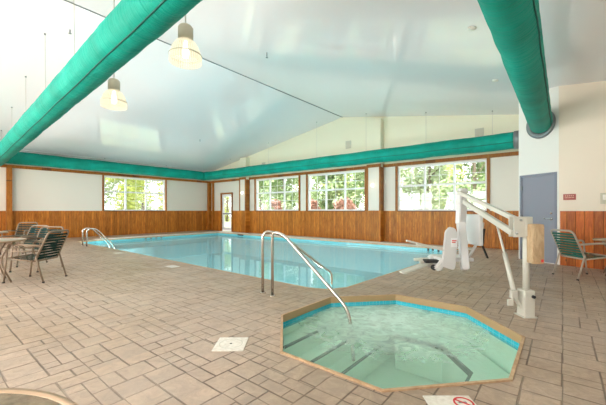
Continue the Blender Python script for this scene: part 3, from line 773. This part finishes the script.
# red sign and thermostat on the beige wall (local frame of that wall)
def on_wall(x, z): 
    return (D1[0]+math.cos(A2)*x+math.sin(A2)*.001*0, D1[1]+math.sin(A2)*x, z)
t = thing('wall_sign', 'small dark red sign on the beige wall right of the grey door', 'sign', on_wall(.192,1.52), A2)
bm = B(); bx(bm, -.11,.11,-.012,-.001,-.065,.065,0,.003); obj('sign_plate', bm, M['sign_red'], t)
bm = B()
for row, (z, n) in enumerate(((.025,5),(-.015,7))):
    w = .17/n
    for i in range(n): bx(bm, -.085+i*w+w*.15, -.085+i*w+w*.75, -.0135, -.012, z-.009, z+.009)
obj('sign_lettering', bm, M['sign_letter'], t)
t = thing('thermostat', 'beige box on the beige wall at the right edge of the photo', 'wall box', on_wall(.80,1.47), A2)
bm = B(); bx(bm, -.10,.12,-.05,-.001,-.11,.115,0,.012); obj('case', bm, M['housing'], t)
bm = B(); bx(bm, -.06,.08,-.056,-.0495,-.03,.08,0,.003); obj('cover', bm, M['plastic_white'], t)
# louvres in the gable
for x, z, lab in ((-7.15,4.05,'small louvred vent high in the gable near its peak'), (-2.15,3.78,'small louvred vent high in the gable toward the right'), (-12.35,3.62,'small louvred vent low in the gable toward the left corner')):
    t = thing('gable_vent', lab, 'vent', (x,YG,z), 0, 'small louvred vents in the gable')
    bm = B(); bx(bm, -.13,.13,-.03,-.001,-.16,.16,0,.005); obj('vent_frame', bm, M['grille'], t)
    bm = B()
    for i in range(6): bx(bm, -.10,.10,-.036,-.029,-.13+i*.045,-.11+i*.045)
    obj('louvre', bm, M['housing'], t)
# discs and sprinkler heads on the ceiling
def ceiling_disc(name, x, y, lab, r=.065, drop=.03, m='plastic_white', g='small round fittings on the ceiling'):
    sl = math.atan(SL)*(1 if x > RX else -1)
    o_ = thing(name, lab, 'ceiling fitting', (x,y,ceil(x)-.002), 0, g); o_.rotation_euler = (0, sl, 0)
    bm = B(); lathe(bm, [(0,0),(r,0),(r,-drop*.6),(r*.8,-drop),(0,-drop)], 24); obj('disc', bm, M[m], o_)
    return o_
ceiling_disc('smoke_detector', -1.157, 5.81, 'round fitting on the ceiling left of the bright teal duct')
ceiling_disc('smoke_detector', -1.21, 8.5, 'farther round fitting on the ceiling, beside the bright teal duct')
def sprinkler(x, y, lab, drop):
    t = thing('sprinkler_head', lab, 'sprinkler', (x,y,ceil(x)), 0, 'pendent sprinkler heads on the ceiling')
    bm = B(); tube(bm, [(0,0,-.002),(0,0,-drop)], .012, 8); obj('pipe', bm, M['collar'], t)
    bm = B(); lathe(bm, [(0,-drop-.03),(.03,-drop-.028),(.03,-drop-.022),(.008,-drop-.018),(.008,-drop),(0,-drop)], 12); obj('deflector', bm, M['collar'], t)
sprinkler(-5.4, 5.3, 'sprinkler head hanging from the middle of the ceiling', .10)
sprinkler(-8.3, 2.2, 'sprinkler head on the ceiling left of the overhead duct', .06)
sprinkler(-12.6, 8.2, 'sprinkler head on the far left slope of the ceiling', .06)

# ------------------------------------------------------------------ outside
M['grass'] = mat('pale_lawn', (.30,.38,.16), .9); k = NT(M['grass'])
k.put(k.b.inputs['Base Color'], k.ramp(k.noise(k.coord(), 1.5, 5), [(.3,(.24,.34,.13)), (.7,(.55,.52,.38))]))
M['bark'] = mat('grey_bark', (.22,.17,.13), .9)
def leafmat(n, c, c2):
    m = mat(n, c, .6); k = NT(m); 
    k.put(k.b.inputs['Base Color'], k.ramp(k.noise(k.coord(), 2.2, 3), [(.35, c), (.65, c2)])); return m
LF = [leafmat('leaf_green', (.16,.25,.09), (.38,.46,.22)), leafmat('leaf_yellow_green', (.42,.48,.12), (.66,.68,.26)), leafmat('leaf_red', (.40,.17,.12), (.58,.33,.25)), leafmat('leaf_pale', (.34,.42,.24), (.58,.62,.42))]
bm = B(); bx(bm, -60, 30, -30, 60, -.45, -.30)
bmesh.ops.delete(bm, geom=[f for f in bm.faces if f.calc_center_median().z < -.4], context='FACES_ONLY')
# lawn is a plate with the building's footprint cut out
bm.free(); bm = B(); plate_with_holes(bm, [(-60,-30),(30,-30),(30,60),(-60,60)], [[(XL-T,YB-T),(XR+T,YB-T),(XR+T,YG+T),(XL-T,YG+T)]], -.30)
o = obj('lawn', bm, M['grass']); o['kind'] = 'structure'
def tree(name, lab, cat, x, y, h, w, lm, n, low, group, seed):
    rnd = random.Random(seed)
    t = thing(name, lab, cat, (x,y,-.30), 0, group)
    bm = B(); tube(bm, [(0,0,0),(.05,0,h*.3),(0,.06,h*.6),(.03,0,h*.85)], [.05+h*.015,.04+h*.012,.03+h*.006,.02], 8)
    for i in range(5):
        a = rnd.random()*6.28; z = h*(.25+.12*i); tube(bm, [(0,0,z),(math.cos(a)*w*.4,math.sin(a)*w*.4,z+h*.12)], [.03+h*.003,.012], 6)
    obj('trunk', bm, M['bark'], t)
    bm = B(); cl = []
    for i in range(16):
        a = rnd.random()*6.28; q = math.sqrt(rnd.random()); z = low+(h-low)*rnd.random()
        tp = 1-abs((z-low)/(h-low)-.4)*.9
        cl.append((math.cos(a)*q*w*.62*tp, math.sin(a)*q*w*.62*tp, z, w*(.25+.18*rnd.random())))
    for i in range(n):
        cx, cy, cz, cr = cl[rnd.randrange(16)]
        d = Vector((rnd.gauss(0,1), rnd.gauss(0,1), rnd.gauss(0,1))).normalized()*cr*(rnd.random()**.4)
        p = Vector((cx, cy, cz))+d
        if p.z < .03: p.z = .03+rnd.random()*.2
        u = Vector((rnd.gauss(0,1), rnd.gauss(0,1), rnd.gauss(0,.6))).normalized(); v = u.orthogonal().normalized()
        s = .055+.06*rnd.random(); s *= (.8+h*.12)
        bm.faces.new([bm.verts.new(p+u*s), bm.verts.new(p+v*s*.5), bm.verts.new(p-u*s), bm.verts.new(p-v*s*.5)])
    me = bpy.data.meshes.new('foliage'); bm.to_mesh(me); bm.free(); me.materials.append(lm)
    f = bpy.data.objects.new('foliage', me); C.objects.link(f); f.parent = t
    return t
GT = 'trees outside the windows'
k_ = 0
# (x, y, height, width, material, label)
def clock(desc, kind): return desc
rows = [
 (-17.5,19.0,6.5,2.2,0,'left of the glazed door view'),(-21.5,22.5,7.5,2.6,3,'seen through the far wall window nearest the glazed door'),(-26.0,24.5,7,2.8,0,'far back behind the left window of the far wall'),
 (-16.0,24.5,7.5,2.6,1,'seen at the left of the middle far window'),(-12.4,19.0,6.5,2.2,0,'seen at the right of the middle far window'),(-19.0,29.0,9,3.2,0,'deep behind the left and middle far windows'),
 (-8.9,18.2,7,2.2,0,'seen through the left panes of the right far window'),(-6.8,21.5,7.5,2.6,3,'seen through the middle panes of the right far window'),(-3.6,18.6,6.5,2.3,0,'seen through the right panes of the right far window'),
 (-12.5,28.5,9,3.3,3,'deep behind the gap of the right far window'),(-5.2,26.5,9,3.2,0,'deep behind the right far window'),(-8.6,29.3,10,3.0,1,'farthest back behind the right far window')]
for i, (x, y, h, w, mi, wh) in enumerate(rows):
    tree('leafy_tree', ['green','yellow green','red','pale green'][mi]+' leafy tree outside, '+wh, 'tree', x, y, h, w, LF[mi], 4200, .5, GT, 100+i)
rb = random.Random(3)
for i in range(15):
    mi = (0,3,1,0,3)[i%5]
    tree('leafy_tree', ['green','yellow green','red','pale green'][mi]+' broad tree in the backmost row beyond the far wall windows', 'tree', -47+3.1*i+rb.random()*.5, 34+7.5*(i%2)+rb.random(), 8+rb.random()*3, 2.9, LF[mi], 2600, .3, 'backmost row of trees beyond the far wall', 700+i)
for i in range(9):
    mi = (1,3,1,0)[i%4]
    tree('leafy_tree', ['green','yellow green','red','pale green'][mi]+' broad tree in the backmost row beyond the left wall window', 'tree', -36.5-7.5*(i%2), 4+3.0*i+rb.random()*.5, 8+rb.random()*2, 2.8, LF[mi], 2600, .3, 'backmost row of trees beyond the left wall', 800+i)
for i, (x, y, h, w, mi, wh) in enumerate([(-13.2,14.8,1.95,.8,3,'under the left far window, pale'),(-14.9,15.6,2.1,.8,2,'under the left far window, at its right'),(-11.6,15.2,2.0,.85,2,'under the middle far window, at its left'),(-9.1,14.8,2.05,.9,2,'under the middle far window, at its right'),(-10.3,16.2,2.1,.8,3,'under the middle far window, pale'),(-16.6,15.2,1.7,.7,2,'beyond the glazed door')]):
    tree('garden_bush', ('reddish' if mi == 2 else 'pale green')+' bush growing outside '+wh, 'bush', x, y, h, w, LF[mi], 1800, .25, 'bushes outside the far wall', 300+i)
for i, (x, y, h, w, mi, wh) in enumerate([(-24,6.8,6,2.2,1,'seen through the left panes of the left wall window'),(-25,10.0,6.5,2.3,1,'seen through the middle panes of the left wall window'),(-24.5,13.5,6.5,2.3,1,'seen through the right panes of the left wall window'),(-30,12,8,3,3,'deep behind the left wall window'),(-29,7.5,8,3,0,'deep behind the left panes of the left wall window'),(-31,17.5,8,3,1,'deep behind the right panes of the left wall window')]):
    tree('leafy_tree', ['green','yellow green','red','pale green'][mi]+' leafy tree outside, '+wh, 'tree', x, y, h, w, LF[mi], 4000, .9, GT, 500+i)

# ------------------------------------------------------------------ light
W = bpy.data.worlds.new('sky'); S.world = W; W.use_nodes = True
bg = W.node_tree.nodes['Background']; bg.inputs[0].default_value = (.96,.98,1,1); bg.inputs[1].default_value = 3.0
sun = bpy.data.lights.new('sun', 'SUN'); sun.energy = 4.5; sun.angle = R(8); sun.color = (1,.96,.9)
so = bpy.data.objects.new('sun', sun); C.objects.link(so); so.rotation_euler = (R(38),0,R(-20))
def daylight(x, y, z, w, h, rot, e):
    l = bpy.data.lights.new('window_daylight', 'AREA'); l.shape = 'RECTANGLE'; l.size = w; l.size_y = h; l.energy = e; l.color = (1,.965,.915)
    o = bpy.data.objects.new('window_daylight', l); C.objects.link(o); o.location = (x,y,z); o.rotation_euler = rot
def portal(x, y, z, w, h, rot):
    l = bpy.data.lights.new('window_portal', 'AREA'); l.shape = 'RECTANGLE'; l.size = w; l.size_y = h; l.cycles.is_portal = True
    o = bpy.data.objects.new('window_portal', l); C.objects.link(o); o.location = (x,y,z); o.rotation_euler = rot
for a, b in WINS: portal((a+b)/2, YG+.2, 2.08, b-a, 1.7, (R(-90),0,0))
for a, b in BW: daylight((a+b)/2, YB-.3, 1.97, b-a, 1.9, (R(125),0,0), 260)  # area lights added outside the unseen windows, tilted up to lift the ceiling
portal(XL-.2, 7.45, 2.08, 3.05, 1.7, (R(90),0,R(-90)))

# fill lights added under the water to brighten the ceiling, without fixtures
for x in (-13.2,-10.6,-8.0,-5.4,-3.6):
    l = bpy.data.lights.new('underwater_fill', 'POINT'); l.energy = 95; l.color = (1,.87,.82); l.shadow_soft_size = .09
    o = bpy.data.objects.new('underwater_fill', l); C.objects.link(o); o.location = (x,4.36,-.65)

# ------------------------------------------------------------------ camera
cam = bpy.data.cameras.new('camera'); co = bpy.data.objects.new('camera', cam); C.objects.link(co)
cam.sensor_width = 36; cam.lens = 36*320/606; cam.shift_y = 8.1/606; cam.clip_start = .05; cam.clip_end = 300
co.location = (0,0,WH); co.rotation_euler = (R(90),0,CA)
S.camera = co
S.view_settings.view_transform = 'Standard'; S.view_settings.look = 'None'; S.view_settings.gamma = 1; S.view_settings.exposure = .58
S.view_settings.use_curve_mapping = False
S.cycles.max_bounces = 10; S.cycles.diffuse_bounces = 6; S.cycles.transparent_max_bounces = 24; S.cycles.use_denoising = True
S.cycles.sample_clamp_indirect = 6
